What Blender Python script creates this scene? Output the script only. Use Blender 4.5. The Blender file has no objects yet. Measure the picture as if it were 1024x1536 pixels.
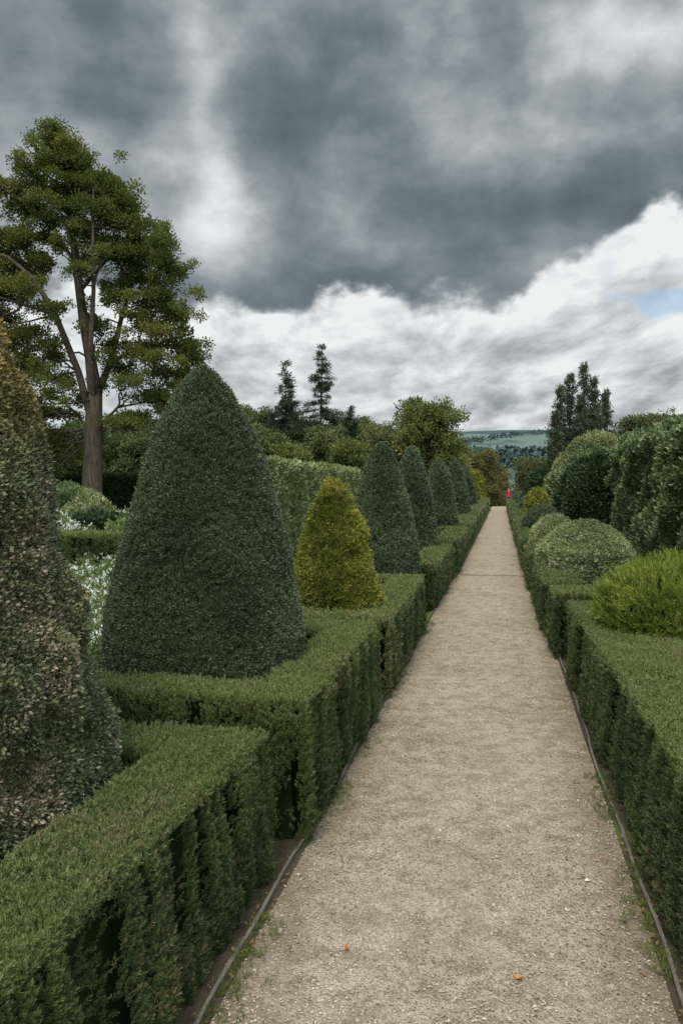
import bpy, math
import numpy as np
from mathutils import Vector
rng=np.random.default_rng(11)
SC=bpy.context.scene
CY,SY=math.cos(math.radians(11.26)),math.sin(math.radians(11.26))
def C(X,D):            # right/forward metres -> world (x across path, y along path)
    return (CY*X-SY*D, SY*X+CY*D)
EX=np.array([CY,SY,0]); EY=np.array([-SY,CY,0])

# ---------------------------------------------------------------- noise
def _h(ix,iy,iz,s):
    h=(ix*73856093)^(iy*19349663)^(iz*83492791)^(s*40503+12345)
    h&=0xffffffff
    h=((h^(h>>15))*2246822519)&0xffffffff
    h=((h^(h>>13))*3266489917)&0xffffffff
    h^=h>>16
    return h/4294967295.0
def vn(p,s=0):
    p=np.asarray(p,float); i=np.floor(p).astype(np.int64); f=p-i; f=f*f*(3-2*f)
    x,y,z=i[:,0],i[:,1],i[:,2]; r=0
    for dx in(0,1):
        for dy in(0,1):
            for dz in(0,1):
                w=(f[:,0] if dx else 1-f[:,0])*(f[:,1] if dy else 1-f[:,1])*(f[:,2] if dz else 1-f[:,2])
                r=r+w*_h(x+dx,y+dy,z+dz,s)
    return r*2-1
def fbm(p,s=0,o=3):
    r=0;a=1;t=0
    for k in range(o):
        r=r+a*vn(np.asarray(p)*2**k,s+k*7); t+=a; a*=.5
    return r/t
def ss(x,a,b):
    t=np.clip((x-a)/(b-a),0,1); return t*t*(3-2*t)

# ---------------------------------------------------------------- materials
def newmat(name):
    m=bpy.data.materials.new(name); m.use_nodes=True
    nt=m.node_tree; nt.nodes.clear()
    return m,nt
class N:
    def __init__(s,nt): s.nt=nt
    def node(s,t,**k):
        n=s.nt.nodes.new(t)
        for a,b in k.items(): setattr(n,a,b)
        return n
    def put(s,sock,v):
        if isinstance(v,bpy.types.NodeSocket): s.nt.links.new(v,sock)
        else: sock.default_value=v
    def m(s,op,a,b=0.0,c=0.0,clamp=False):
        n=s.node('ShaderNodeMath',operation=op,use_clamp=clamp)
        for k,v in enumerate((a,b,c)): s.put(n.inputs[k],v)
        return n.outputs[0]
    def mix(s,f,a,b,bt='MIX'):
        n=s.node('ShaderNodeMix',data_type='RGBA',blend_type=bt)
        s.put(n.inputs[0],f)
        for k,v in ((6,a),(7,b)):
            if isinstance(v,(tuple,list)) and len(v)==3: v=(*v,1)
            s.put(n.inputs[k],v)
        return n.outputs[2]
    def noise(s,vec,scale,detail=4,rough=.55,dist=0.0,dim='3D'):
        n=s.node('ShaderNodeTexNoise',noise_dimensions=dim)
        if vec is not None: s.put(n.inputs['Vector'],vec)
        s.put(n.inputs['Scale'],scale); s.put(n.inputs['Detail'],detail)
        s.put(n.inputs['Roughness'],rough); s.put(n.inputs['Distortion'],dist)
        return n.outputs[0]
    def sstep(s,x,a,b):
        n=s.node('ShaderNodeMapRange',interpolation_type='SMOOTHSTEP')
        s.put(n.inputs[0],x); s.put(n.inputs[1],a); s.put(n.inputs[2],b)
        return n.outputs[0]
    def xyz(s,x,y,z):
        n=s.node('ShaderNodeCombineXYZ')
        for k,v in enumerate((x,y,z)): s.put(n.inputs[k],v)
        return n.outputs[0]
PAR={}
def leaf_mat(name,dark,light,tip=None,tipamt=.5,tipscale=1.5,trans=.28,rough=.5,toptint=None,topz=(0,1),patch=2.2,gloss=False,contrast=.75):
    m,nt=newmat(name); g=N(nt)
    at=g.node('ShaderNodeAttribute',attribute_type='GEOMETRY',attribute_name='var')
    sx=g.node('ShaderNodeSeparateXYZ'); nt.links.new(at.outputs['Vector'],sx.inputs[0])
    col=g.mix(sx.outputs[0],dark,light)
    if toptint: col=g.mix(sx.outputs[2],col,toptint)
    if tip: col=g.mix(sx.outputs[1],col,tip)
    if gloss:
        b=g.node('ShaderNodeBsdfPrincipled'); g.put(b.inputs['Base Color'],col)
        b.inputs['Roughness'].default_value=rough; b.inputs['Specular IOR Level'].default_value=.4
    else:
        b=g.node('ShaderNodeBsdfDiffuse'); g.put(b.inputs[0],col)
    o=g.node('ShaderNodeOutputMaterial')
    if trans:
        tr=g.node('ShaderNodeBsdfTranslucent'); g.put(tr.inputs[0],g.mix(1.0,col,(1.25,1.3,.7),'MULTIPLY'))
        mx=g.node('ShaderNodeMixShader'); mx.inputs[0].default_value=trans
        nt.links.new(b.outputs[0],mx.inputs[1]); nt.links.new(tr.outputs[0],mx.inputs[2]); nt.links.new(mx.outputs[0],o.inputs[0])
    else: nt.links.new(b.outputs[0],o.inputs[0])
    PAR[m.name]=(patch,tipscale,tipamt,topz,contrast)
    return m
def simple_mat(name,c1,c2,scale=5,rough=.85,bump=.3,bscale=None,stretch=None,det=4):
    m,nt=newmat(name); g=N(nt)
    tc=g.node('ShaderNodeTexCoord').outputs['Object']; v=tc
    if stretch:
        mp=g.node('ShaderNodeMapping'); nt.links.new(tc,mp.inputs[0]); mp.inputs['Scale'].default_value=stretch; v=mp.outputs[0]
    n=g.noise(v,scale,det,.6); col=g.mix(g.sstep(n,.3,.7),c1,c2)
    b=g.node('ShaderNodeBsdfPrincipled'); g.put(b.inputs['Base Color'],col); b.inputs['Roughness'].default_value=rough
    b.inputs['Specular IOR Level'].default_value=.2
    if bump:
        bp=g.node('ShaderNodeBump'); bp.inputs['Strength'].default_value=bump; bp.inputs['Distance'].default_value=.02
        nt.links.new(g.noise(v,bscale or scale*3,det,.65),bp.inputs['Height']); nt.links.new(bp.outputs[0],b.inputs['Normal'])
    o=g.node('ShaderNodeOutputMaterial'); nt.links.new(b.outputs[0],o.inputs[0])
    return m

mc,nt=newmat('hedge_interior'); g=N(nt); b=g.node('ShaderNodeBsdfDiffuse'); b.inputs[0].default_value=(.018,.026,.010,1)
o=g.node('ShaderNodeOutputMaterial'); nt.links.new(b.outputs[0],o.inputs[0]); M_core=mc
M_bark=simple_mat('bark',(.045,.036,.027),(.12,.095,.072),3,bump=.8,stretch=(6,6,.8))
M_barkd=simple_mat('bark_dark',(.03,.025,.02),(.07,.055,.045),3,bump=0,stretch=(6,6,.8),det=1)
M_wood=simple_mat('edging_timber',(.08,.068,.052),(.20,.17,.135),9,bump=.4,stretch=(6,.7,6))

# ---------------------------------------------------------------- sprig sources
def sprig(name,mat,n,L,ll,lw,ang=.9,radius=0.0,seed=0,stem=True):
    r=np.random.default_rng(seed); V=[];F=[]
    if stem:
        w=.0012*max(1,ll/.02)
        V+= [(-w,0,-L*.4),(w,0,-L*.4),(0,w,L*.9)]; F.append((0,1,2))
    for k in range(n):
        t=(k+.5)/n; az=k*2.39996+r.normal()*.3
        a=ang*(1.15-.75*t)+r.normal()*.18
        d=np.array([math.cos(az)*math.sin(a),math.sin(az)*math.sin(a),math.cos(a)])
        side=np.array([-math.sin(az),math.cos(az),0.])+r.normal(size=3)*.35; side-=d*side.dot(d); side/=np.linalg.norm(side)
        up=np.cross(side,d)
        rr=radius*r.random()
        b=np.array([math.cos(az)*rr,math.sin(az)*rr,L*(t-.25)+ (r.normal()*L*.1)])
        l=ll*(.7+.6*r.random()); w=lw*(.75+.5*r.random())*.5
        i=len(V)
        V+=[tuple(b),tuple(b+d*l*.5+side*w+up*w*.4),tuple(b+d*l),tuple(b+d*l*.5-side*w+up*w*.4)]
        F+=[(i,i+1,i+2),(i,i+2,i+3)]
    me=bpy.data.meshes.new(name); me.from_pydata(V,[],F); me.materials.append(mat)
    return bpy.data.objects.new(name,me)
CP={}
def coll(name,mat,variants=4,**k):
    c=bpy.data.collections.new(name+'_leaves'); CP[c.name]=PAR[mat.name]
    for s in range(variants): c.objects.link(sprig(name+'_sprig',mat,seed=s*13+5,**k))
    return c

M_yew=leaf_mat('yew_needles',(.040,.066,.022),(.096,.134,.038),tip=(.19,.17,.075),tipamt=.10,toptint=(.185,.215,.068),topz=(.58,.76),patch=1.8,trans=.12,gloss=True)  # toptint: new growth, with sunlit brightness of hedge tops put into the colour
M_box=leaf_mat('box_leaves',(.045,.068,.035),(.112,.144,.068),patch=2.5,trans=0,gloss=True)
M_gold=leaf_mat('golden_yew_leaves',(.085,.11,.025),(.25,.26,.055),tip=(.34,.31,.075),tipamt=.4,tipscale=3,trans=.2)
M_brown=leaf_mat('variegated_leaves',(.06,.078,.034),(.17,.18,.08),tip=(.30,.24,.16),tipamt=.25,tipscale=5,trans=0,toptint=(.36,.22,.03),topz=(2.0,2.8),gloss=True)
M_ivy=leaf_mat('ivy_leaves',(.055,.095,.034),(.15,.205,.08),tip=(.24,.27,.13),tipamt=.3,tipscale=2,trans=.15,gloss=True)
M_dark=leaf_mat('dark_laurel_leaves',(.026,.048,.024),(.065,.096,.042),patch=3,trans=0)
M_feather=leaf_mat('golden_shrub_leaves',(.09,.14,.028),(.22,.265,.055),tip=(.30,.33,.08),tipamt=.4,tipscale=4,trans=.3)
M_light=leaf_mat('light_hedge_leaves',(.11,.145,.06),(.25,.28,.13),tip=(.36,.37,.20),tipamt=.3,trans=.15)
M_tree=leaf_mat('oak_leaves',(.055,.074,.024),(.15,.166,.052),tip=(.20,.19,.06),tipamt=.25,tipscale=.5,patch=.6,trans=.3,contrast=.5)
M_wood1=leaf_mat('woodland_leaves',(.05,.074,.036),(.125,.150,.062),tip=(.18,.18,.08),tipamt=.25,tipscale=.12,patch=.16,trans=.2)
M_wood2=leaf_mat('olive_tree_leaves',(.08,.10,.036),(.18,.195,.066),tip=(.23,.20,.07),tipamt=.25,tipscale=.3,patch=.4,trans=.2)
M_russet=leaf_mat('russet_shrub_leaves',(.08,.078,.04),(.18,.145,.07),tip=(.15,.16,.06),tipamt=.4,tipscale=.4,patch=.4,trans=.15)
M_conif=leaf_mat('conifer_needles',(.035,.05,.036),(.07,.09,.056),patch=.5,trans=0)
M_pop=leaf_mat('poplar_leaves',(.05,.07,.05),(.11,.13,.085),patch=.5,trans=.15)
M_flow=leaf_mat('white_flowers',(.6,.6,.55),(.8,.8,.75),trans=0)
M_pink=leaf_mat('dusty_pink_blossom',(.28,.22,.18),(.48,.40,.34),trans=0)
M_bed=leaf_mat('bed_plant_leaves',(.05,.085,.03),(.14,.20,.06),tip=(.2,.22,.12),tipamt=.3,patch=.9,trans=.25)
M_grass=leaf_mat('grass_blades',(.06,.09,.02),(.13,.16,.04),trans=0)
M_far=leaf_mat('hazy_far_woodland_leaves',(.050,.080,.082),(.075,.108,.100),patch=.03,trans=0)  # distance haze put into the leaf colours as a blue cast

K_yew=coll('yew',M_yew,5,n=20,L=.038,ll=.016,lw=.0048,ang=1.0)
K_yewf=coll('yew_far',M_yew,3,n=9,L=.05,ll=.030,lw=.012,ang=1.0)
K_box=coll('box',M_box,5,n=12,L=.024,ll=.015,lw=.0092,ang=1.0,radius=.014)
K_boxf=coll('box_far',M_box,3,n=8,L=.035,ll=.026,lw=.017,ang=1.1,radius=.02)
K_gold=coll('golden_yew',M_gold,4,n=10,L=.04,ll=.024,lw=.010,ang=.9,radius=.012)
K_goldf=coll('golden_far',M_gold,3,n=8,L=.06,ll=.05,lw=.03,ang=.9,radius=.01)
K_brown=coll('variegated',M_brown,5,n=13,L=.038,ll=.020,lw=.013,ang=1.1,radius=.02)
K_pink=coll('blossom',M_pink,3,n=8,L=.012,ll=.010,lw=.008,ang=1.3,radius=.01)
K_ivy=coll('ivy',M_ivy,4,n=10,L=.10,ll=.066,lw=.050,ang=1.2,radius=.05)
K_dark=coll('laurel',M_dark,4,n=10,L=.10,ll=.08,lw=.04,ang=1.1,radius=.04)
K_feather=coll('feather',M_feather,4,n=20,L=.12,ll=.036,lw=.007,ang=.7)
K_light=coll('light_hedge',M_light,3,n=9,L=.08,ll=.06,lw=.035,ang=1.1,radius=.04)
K_tree=coll('oak',M_tree,5,n=18,L=.22,ll=.105,lw=.085,ang=1.5,radius=.28,stem=False)
K_wood1=coll('woodland',M_wood1,4,n=16,L=.6,ll=.36,lw=.27,ang=1.5,radius=.5,stem=False)
K_wood2=coll('olive',M_wood2,4,n=16,L=.4,ll=.25,lw=.19,ang=1.5,radius=.35,stem=False)
K_russet=coll('russet',M_russet,4,n=16,L=.4,ll=.25,lw=.19,ang=1.5,radius=.35,stem=False)
K_conif=coll('conifer',M_conif,4,n=16,L=.34,ll=.26,lw=.055,ang=1.2,radius=.12)
K_pop=coll('poplar',M_pop,4,n=14,L=.6,ll=.30,lw=.18,ang=.9,radius=.3,stem=False)
K_far=coll('far_wood',M_far,3,n=12,L=1.4,ll=1.8,lw=1.9,ang=1.5,radius=2.6,stem=False)
K_flow=coll('white_flower',M_flow,3,n=9,L=.03,ll=.03,lw=.022,ang=1.3,radius=.03)
K_bed=coll('bed_plant',M_bed,4,n=12,L=.18,ll=.09,lw=.04,ang=1.1,radius=.08)
K_grass=coll('grass',M_grass,4,n=12,L=.005,ll=.05,lw=.004,ang=.8,radius=.02,stem=False)

# ---------------------------------------------------------------- object builder
def gn(name,kinds):
    ng=bpy.data.node_groups.new(name+'_scatter','GeometryNodeTree')
    ng.interface.new_socket('Geometry',in_out='INPUT',socket_type='NodeSocketGeometry')
    ng.interface.new_socket('Geometry',in_out='OUTPUT',socket_type='NodeSocketGeometry')
    gi=ng.nodes.new('NodeGroupInput'); go=ng.nodes.new('NodeGroupOutput'); j=ng.nodes.new('GeometryNodeJoinGeometry')
    L=ng.links.new; L(gi.outputs[0],j.inputs[0])
    def na(nm,t):
        n=ng.nodes.new('GeometryNodeInputNamedAttribute'); n.data_type=t; n.inputs['Name'].default_value=nm
        return next(o for o in n.outputs if o.enabled and o.name=='Attribute')
    e=ng.nodes.new('FunctionNodeEulerToRotation'); L(na('rot','FLOAT_VECTOR'),e.inputs[0])
    for k,c in enumerate(kinds):
        ci=ng.nodes.new('GeometryNodeCollectionInfo'); ci.inputs['Collection'].default_value=c
        ci.inputs['Separate Children'].default_value=True; ci.inputs['Reset Children'].default_value=True
        ip=ng.nodes.new('GeometryNodeInstanceOnPoints'); ip.inputs['Pick Instance'].default_value=True
        L(gi.outputs[0],ip.inputs['Points']); L(na('k%d'%k,'BOOLEAN'),ip.inputs['Selection'])
        L(ci.outputs[0],ip.inputs['Instance']); L(e.outputs[0],ip.inputs['Rotation']); L(na('scl','FLOAT_VECTOR'),ip.inputs['Scale'])
        out=ip.outputs[0]
        for nm in ['rot','scl']+['k%d'%q for q in range(len(kinds))]:
            ra=ng.nodes.new('GeometryNodeRemoveAttribute'); ra.inputs['Name'].default_value=nm; L(out,ra.inputs[0]); out=ra.outputs[0]
        rl=ng.nodes.new('GeometryNodeRealizeInstances'); L(out,rl.inputs[0]); L(rl.outputs[0],j.inputs[0])
    L(j.outputs[0],go.inputs[0]); return ng
def build(name,V,F,mat,scat=(),smooth=False):
    me=bpy.data.meshes.new(name); me.from_pydata([tuple(v) for v in V],[],[tuple(f) for f in F])
    me.materials.append(mat)
    if smooth: me.polygons.foreach_set('use_smooth',[True]*len(me.polygons))
    ob=bpy.data.objects.new(name,me); SC.collection.objects.link(ob)
    scat=[s for s in scat if len(s[1])]
    if scat:
        nv=len(V); P=np.concatenate([s[1] for s in scat]); n=len(P)
        me.vertices.add(n)
        co=np.zeros((nv+n,3)); 
        if nv: co[:nv]=np.array(V)
        co[nv:]=P; me.vertices.foreach_set('co',co.ravel())
        rot=np.zeros((nv+n,3)); sc=np.ones((nv+n,3)); var=np.zeros((nv+n,3)); o=nv; ks=[]
        for (c,p,d,s) in scat:
            m=len(p); d=d/(np.linalg.norm(d,axis=1,keepdims=True)+1e-9)
            cz=rng.random(m)*2*np.pi
            dx=np.cos(cz)*d[:,0]+np.sin(cz)*d[:,1]; dy=-np.sin(cz)*d[:,0]+np.cos(cz)*d[:,1]
            rot[o:o+m,0]=-np.arcsin(np.clip(dy,-1,1)); rot[o:o+m,1]=np.arctan2(dx,d[:,2]); rot[o:o+m,2]=cz
            sc[o:o+m]=(np.ones(m)*s)[:,None]
            pt,ts,ta,tz,ct=CP.get(c.name,(1,1,.5,(0,1),.75)); rn=rng.random(m)
            var[o:o+m,0]=np.clip(rn*.65+fbm(p*pt,3,3)*ct+.22,0,1)
            var[o:o+m,1]=ss(.5+fbm(p*ts,8,3)*.5+(rng.random(m)-.5)*.5,.72-ta*.4,.88-ta*.4)
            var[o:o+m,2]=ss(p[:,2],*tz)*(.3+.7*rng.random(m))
            b=np.zeros(nv+n,bool); b[o:o+m]=True; ks.append(b); o+=m
        for nm,ar in (('rot',rot),('scl',sc),('var',var)):
            a=me.attributes.new(nm,'FLOAT_VECTOR','POINT'); a.data.foreach_set('vector',ar.ravel())
        for k,b in enumerate(ks):
            a=me.attributes.new('k%d'%k,'BOOLEAN','POINT'); a.data.foreach_set('value',b)
        md=ob.modifiers.new('scatter','NODES'); md.node_group=gn(name,[s[0] for s in scat])
    me.update()
    return ob
def jit(d,w): return d+rng.normal(size=d.shape)*w
def rs(n,a=.7,b=1.3): return rng.uniform(a,b,n)

# ---------------------------------------------------------------- hedges
def inpoly(P,poly):
    x,y=P[:,0],P[:,1]; c=np.zeros(len(P),bool); n=len(poly)
    for i in range(n):
        x1,y1=poly[i];x2,y2=poly[(i+1)%n]
        k=((y1>y)!=(y2>y))&(x<(x2-x1)*(y-y1)/((y2-y1) if y2!=y1 else 1e-9)+x1); c^=k
    return c
def bdist(P,poly):
    d=np.full(len(P),9e9); n=len(poly)
    for i in range(n):
        a=np.array(poly[i]);b=np.array(poly[(i+1)%n]);ab=b-a
        t=np.clip(((P-a)@ab)/(ab@ab),0,1); q=a+t[:,None]*ab; d=np.minimum(d,np.linalg.norm(P-q,axis=1))
    return d
def inset(poly,e):
    n=len(poly);o=[]
    for i in range(n):
        p0,p1,p2=[np.array(poly[j%n],float) for j in (i-1,i,i+1)]
        a=p1-p0;b=p2-p1;a/=np.linalg.norm(a);b/=np.linalg.norm(b)
        na=np.array([-a[1],a[0]]);nb=np.array([-b[1],b[0]])
        m=(na+nb); m/= (m@na) if abs(m@na)>1e-6 else 1
        o.append(p1+m*e)
    return o
def hedge(name,poly,h,dens,K,size=1.0,groove=.075,gf=8.5,ins=.11,topw=.45,seed=0,wob=.012,cut=-.20,batter=.02):
    qb=inset(poly,ins-batter); q=inset(poly,ins); n=len(q); V=[(p[0],p[1],-.02) for p in qb]+[(p[0],p[1],h-.055) for p in q]
    F=[(i,(i+1)%n,n+(i+1)%n,n+i) for i in range(n)]+[tuple(range(n,2*n))]
    P=[];Dn=[];r=.035; S=0.0
    for i in range(n):
        a=np.array(poly[i],float);b=np.array(poly[(i+1)%n],float);L=np.linalg.norm(b-a); t=(b-a)/L; nrm=np.array([t[1],-t[0]])
        away=(a+b)@nrm/2>.6
        m=int(L*h*dens*(.3 if away else 1)); s=rng.random(m)*L; z=rng.random(m)*h
        gx=s+S+.03*vn(np.c_[s*3,z*3,z*0],seed+3)
        g=fbm(np.c_[gx*gf,z*1.0,np.zeros(m)+i],seed+1,2)*1.5
        g2=fbm(np.c_[s*2,z*2,np.zeros(m)+i+9],seed+2,3)
        edge_=(z>h-.025)|(s<.03)|(s>L-.03)
        keep=(g>cut)|(rng.random(m)<.12)|edge_
        off=np.clip(g,-.7,.45)*groove*np.clip((h-z)/.10,.25,1)+g2*wob*1.6-np.where(z>h-r,r-np.sqrt(np.maximum(r*r-(z-h+r)**2,0)),0)-.03+rng.normal(size=m)*.006
        off+= batter*(1-z/h)-.03*np.clip(1-z/(.12),0,1)
        xy=a+t*s[:,None]+nrm*off[:,None]
        p=np.c_[xy,z]; d=np.c_[np.repeat(nrm[None],m,0)*.6,np.full(m,.9)]
        P.append(p[keep]);Dn.append(jit(d,.2)[keep]); S+=L
    x0,y0=np.min(poly,0);x1,y1=np.max(poly,0)
    m=int((x1-x0)*(y1-y0)*dens*1.1); xy=np.c_[rng.uniform(x0,x1,m),rng.uniform(y0,y1,m)]
    xy=xy[inpoly(xy,poly)]; bd=bdist(xy,poly); m=len(xy)
    z=h-np.where(bd<r,r-np.sqrt(np.maximum(r*r-(r-bd)**2,0)),0)*.8+fbm(np.c_[xy*3.2,np.zeros(m)],seed+5,3)*wob*2.0+fbm(np.c_[xy*14,np.zeros(m)],seed+6,2)*wob*1.1-.025
    d=np.zeros((m,3));d[:,2]=1
    P.append(np.c_[xy,z]);Dn.append(jit(d,topw))
    P=np.concatenate(P);Dn=np.concatenate(Dn)
    return build(name,V,F,M_core,[(K,P,Dn,rs(len(P))*size)])

def Lseg(u0,u1,v0,v1,back,a0,a1):   # C-shaped compartment
    return [(v0,u0),(v0,u1),(back,u1),(back,u1-a1),(v1,u1-a1),(v1,u0+a0),(back,u0+a0),(back,u0)]
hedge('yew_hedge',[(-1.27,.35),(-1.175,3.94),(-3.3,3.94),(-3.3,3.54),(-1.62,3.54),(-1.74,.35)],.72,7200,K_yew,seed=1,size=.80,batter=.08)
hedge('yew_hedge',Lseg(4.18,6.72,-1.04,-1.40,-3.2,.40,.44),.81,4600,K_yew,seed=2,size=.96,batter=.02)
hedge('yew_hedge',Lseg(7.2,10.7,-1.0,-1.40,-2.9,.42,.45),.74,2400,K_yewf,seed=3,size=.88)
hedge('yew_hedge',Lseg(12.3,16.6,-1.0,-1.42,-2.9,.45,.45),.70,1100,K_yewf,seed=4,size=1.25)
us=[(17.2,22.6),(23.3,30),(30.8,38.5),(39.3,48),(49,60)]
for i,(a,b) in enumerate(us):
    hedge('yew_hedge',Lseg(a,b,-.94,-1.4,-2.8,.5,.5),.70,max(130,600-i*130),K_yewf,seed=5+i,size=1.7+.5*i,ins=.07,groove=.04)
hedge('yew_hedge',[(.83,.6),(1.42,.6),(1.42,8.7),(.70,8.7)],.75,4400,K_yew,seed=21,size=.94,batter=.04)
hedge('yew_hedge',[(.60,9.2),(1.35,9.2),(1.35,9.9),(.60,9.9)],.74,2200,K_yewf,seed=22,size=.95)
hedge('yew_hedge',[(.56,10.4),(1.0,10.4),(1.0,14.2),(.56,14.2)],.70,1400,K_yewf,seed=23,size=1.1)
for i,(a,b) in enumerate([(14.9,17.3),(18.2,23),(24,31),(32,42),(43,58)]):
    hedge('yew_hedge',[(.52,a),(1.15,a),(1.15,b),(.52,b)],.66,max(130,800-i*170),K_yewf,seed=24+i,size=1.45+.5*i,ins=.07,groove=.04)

# ---------------------------------------------------------------- revolved topiary
def revolve(name,X,D,prof,dens,K,size=1.0,bump=.03,bsc=3.0,extra=None,sx=1,sy=1,core_in=.05,up=.45,seed=0,frame='cam',lump=0,jt=.3):
    cx,cy=C(X,D) if frame=='cam' else (X,D)
    z=np.array([p[0] for p in prof],float); r=np.array([p[1] for p in prof],float)
    zz=np.linspace(z[0],z[-1],400); rr=np.interp(zz,z,r)
    ds=np.sqrt(np.diff(zz)**2+np.diff(rr)**2); w=ds*(rr[1:]+rr[:-1])/2; A=2*np.pi*w.sum()*(sx+sy)/2
    m=int(A*dens); k=rng.choice(len(w),m,p=w/w.sum()); f=rng.random(m)
    th=rng.random(m)*2*np.pi
    back=(np.cos(th)*cx+np.sin(th)*cy)/math.hypot(cx,cy)>.35
    keep=(~back)|(rng.random(m)<.4); k=k[keep];f=f[keep];th=th[keep];m=len(k)
    pz=zz[k]+f*(zz[k+1]-zz[k]); pr=rr[k]+f*(rr[k+1]-rr[k])
    sl=-(rr[k+1]-rr[k]); sz=(zz[k+1]-zz[k]); L=np.hypot(sl,sz); nz=sl/L; nr=sz/L
    nrm=np.c_[np.cos(th)*nr,np.sin(th)*nr,nz]
    base=np.c_[np.cos(th)*pr*sx,np.sin(th)*pr*sy,pz]
    def dsp(b):
        o=bump*fbm(b*bsc,seed,3)
        if lump: o=o+lump*np.abs(vn(b*(1.0/lump)*.28,seed+9))-lump*.4
        return o
    off=dsp(base)+rng.normal(size=m)*.008*size-.015
    P=base+nrm*off[:,None]
    d=nrm*.8; d[:,2]+=up
    P[:,0]+=cx;P[:,1]+=cy
    R,S=26,36; V=[];F=[]
    zc=np.linspace(z[0],z[-1],R); rc=np.maximum(np.interp(zc,z,r)-core_in,.004)
    zc[-1]-=core_in
    for i in range(R):
        t=np.arange(S)*2*np.pi/S; b=np.c_[np.cos(t)*rc[i]*sx,np.sin(t)*rc[i]*sy,np.full(S,zc[i])]
        o=dsp(b) ; b[:,0]*=1+o/np.maximum(rc[i],.05)*.8; b[:,1]*=1+o/np.maximum(rc[i],.05)*.8
        V+= [(p[0]+cx,p[1]+cy,p[2]) for p in b]
    for i in range(R-1):
        for j in range(S): F.append((i*S+j,i*S+(j+1)%S,(i+1)*S+(j+1)%S,(i+1)*S+j))
    F.append(tuple((R-1)*S+j for j in range(S)))
    sc=[(K,P,jit(d,jt),rs(m)*size)]
    if extra:
        for (K2,n2,s2,off2) in extra:
            q=rng.choice(m,min(n2,m),replace=False); sc.append((K2,P[q]+nrm[q]*off2,jit(d[q],.3),rs(len(q))*s2))
    return build(name,V,F,M_core,sc,smooth=True)

big=[(0,.66),(.4,.70),(.94,.685),(1.41,.60),(1.87,.485),(2.2,.38),(2.45,.28),(2.62,.19),(2.74,.10),(2.81,.01)]
revolve('box_topiary_cone',-.957,5.6,big,6400,K_box,size=.95,bump=.045,bsc=2.6,seed=3,jt=.4)
med=[(0,.42),(.5,.48),(.8,.47),(1.1,.40),(1.45,.30),(1.72,.19),(1.9,.10),(2.02,.01)]
revolve('golden_yew_topiary_cone',-.085,8.3,med,2900,K_gold,size=1.15,bump=.08,bsc=4,seed=4,jt=.5)
def cone(h,r): return [(z*h/2.81,rr*r/.70) for z,rr in big]
revolve('box_topiary_cone',.583,11.66,cone(2.58,.54),2200,K_boxf,size=.9,seed=5,bump=.035,jt=.4)
for i,(X,D,H,R,K,de,s) in enumerate([(1.4,16,2.70,.51,K_boxf,1300,1.2),(2.755,22.8,2.66,.54,K_boxf,700,1.6),(4.39,31,2.85,.54,K_boxf,420,2.1),
      (6.17,40,2.74,.54,K_boxf,300,2.5),(8.1,50,2.80,.54,K_goldf,200,1.6),(10.05,60,2.85,.54,K_goldf,180,1.8),(12.4,72,2.95,.57,K_goldf,160,2)]):
    revolve('golden_yew_topiary_cone' if K is K_goldf else 'box_topiary_cone',X,D,cone(H,R),de,K,size=s,seed=6+i)
br=[(0,.68),(.5,.79),(1.0,.77),(1.64,.63),(2.2,.50),(2.7,.36),(3.1,.22),(3.4,.10),(3.5,.01)]
revolve('variegated_topiary_cone',-1.85,3.43,br,4400,K_brown,size=.92,bump=.09,bsc=3.5,seed=20,lump=.11,core_in=.13,extra=[(K_pink,1300,.9,.015)],jt=.55)
revolve('golden_mound_shrub',1.53,7.35,[(.15,.42),(.6,.58),(.88,.62),(1.07,.52),(1.2,.31),(1.27,.02)],2100,K_feather,size=.9,bump=.10,bsc=3,frame='w',up=.9,seed=31,lump=.24,core_in=.16,jt=.5)
revolve('clipped_mound_shrub',1.28,12.9,[(.1,.55),(.6,.72),(.95,.68),(1.2,.45),(1.33,.2),(1.37,.02)],1300,K_light,size=.6,frame='w',sy=1.5,seed=32,bump=.07,extra=[(K_flow,700,.6,.02)])
revolve('clipped_mound_shrub',1.12,17.4,[(.1,.4),(.7,.5),(1.0,.42),(1.2,.22),(1.28,.02)],800,K_light,size=.8,frame='w',seed=33,sy=1.4)
revolve('box_ball_shrub',1.15,23.2,[(.1,.4),(.7,.56),(1.0,.5),(1.25,.28),(1.35,.02)],600,K_boxf,size=1.6,frame='w',seed=34)
revolve('golden_yew_topiary_cone',1.3,30,[(0,.35),(.9,.45),(1.35,.38),(1.65,.2),(1.78,.01)],450,K_goldf,size=1.2,frame='w',seed=35)
for i,(v,u) in enumerate([(1.3,37),(1.35,45),(1.3,54)]):
    revolve('box_ball_shrub',v,u,[(.1,.4),(.7,.56),(1.0,.5),(1.25,.28),(1.35,.02)],300,K_boxf,size=2.3,frame='w',seed=36+i)
def tallhedge(name,poly,h,dens,K,size,seed,wob):
    return hedge(name,poly,h,dens,K,size=size,groove=wob,gf=1.3,ins=.36,seed=seed,wob=wob*.8,cut=-9)
tallhedge('ivy_hedge',[(3.1,8.5),(4.8,8.5),(4.8,22.5),(3.1,22.5)],2.9,370,K_ivy,1.05,41,.26)
revolve('dark_laurel_shrub',2.85,24.6,[(0,1.0),(1.0,1.15),(2.0,.95),(2.6,.55),(2.85,.03)],330,K_dark,size=1.3,frame='w',bump=.15,bsc=1.5,seed=42,lump=.2,core_in=.2)
revolve('grey_green_shrub',3.2,31,[(0,1.4),(1.2,1.6),(2.3,1.3),(3.0,.7),(3.3,.05)],200,K_ivy,size=1.5,frame='w',bump=.3,bsc=1.2,seed=43,lump=.35,core_in=.35)
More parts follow.
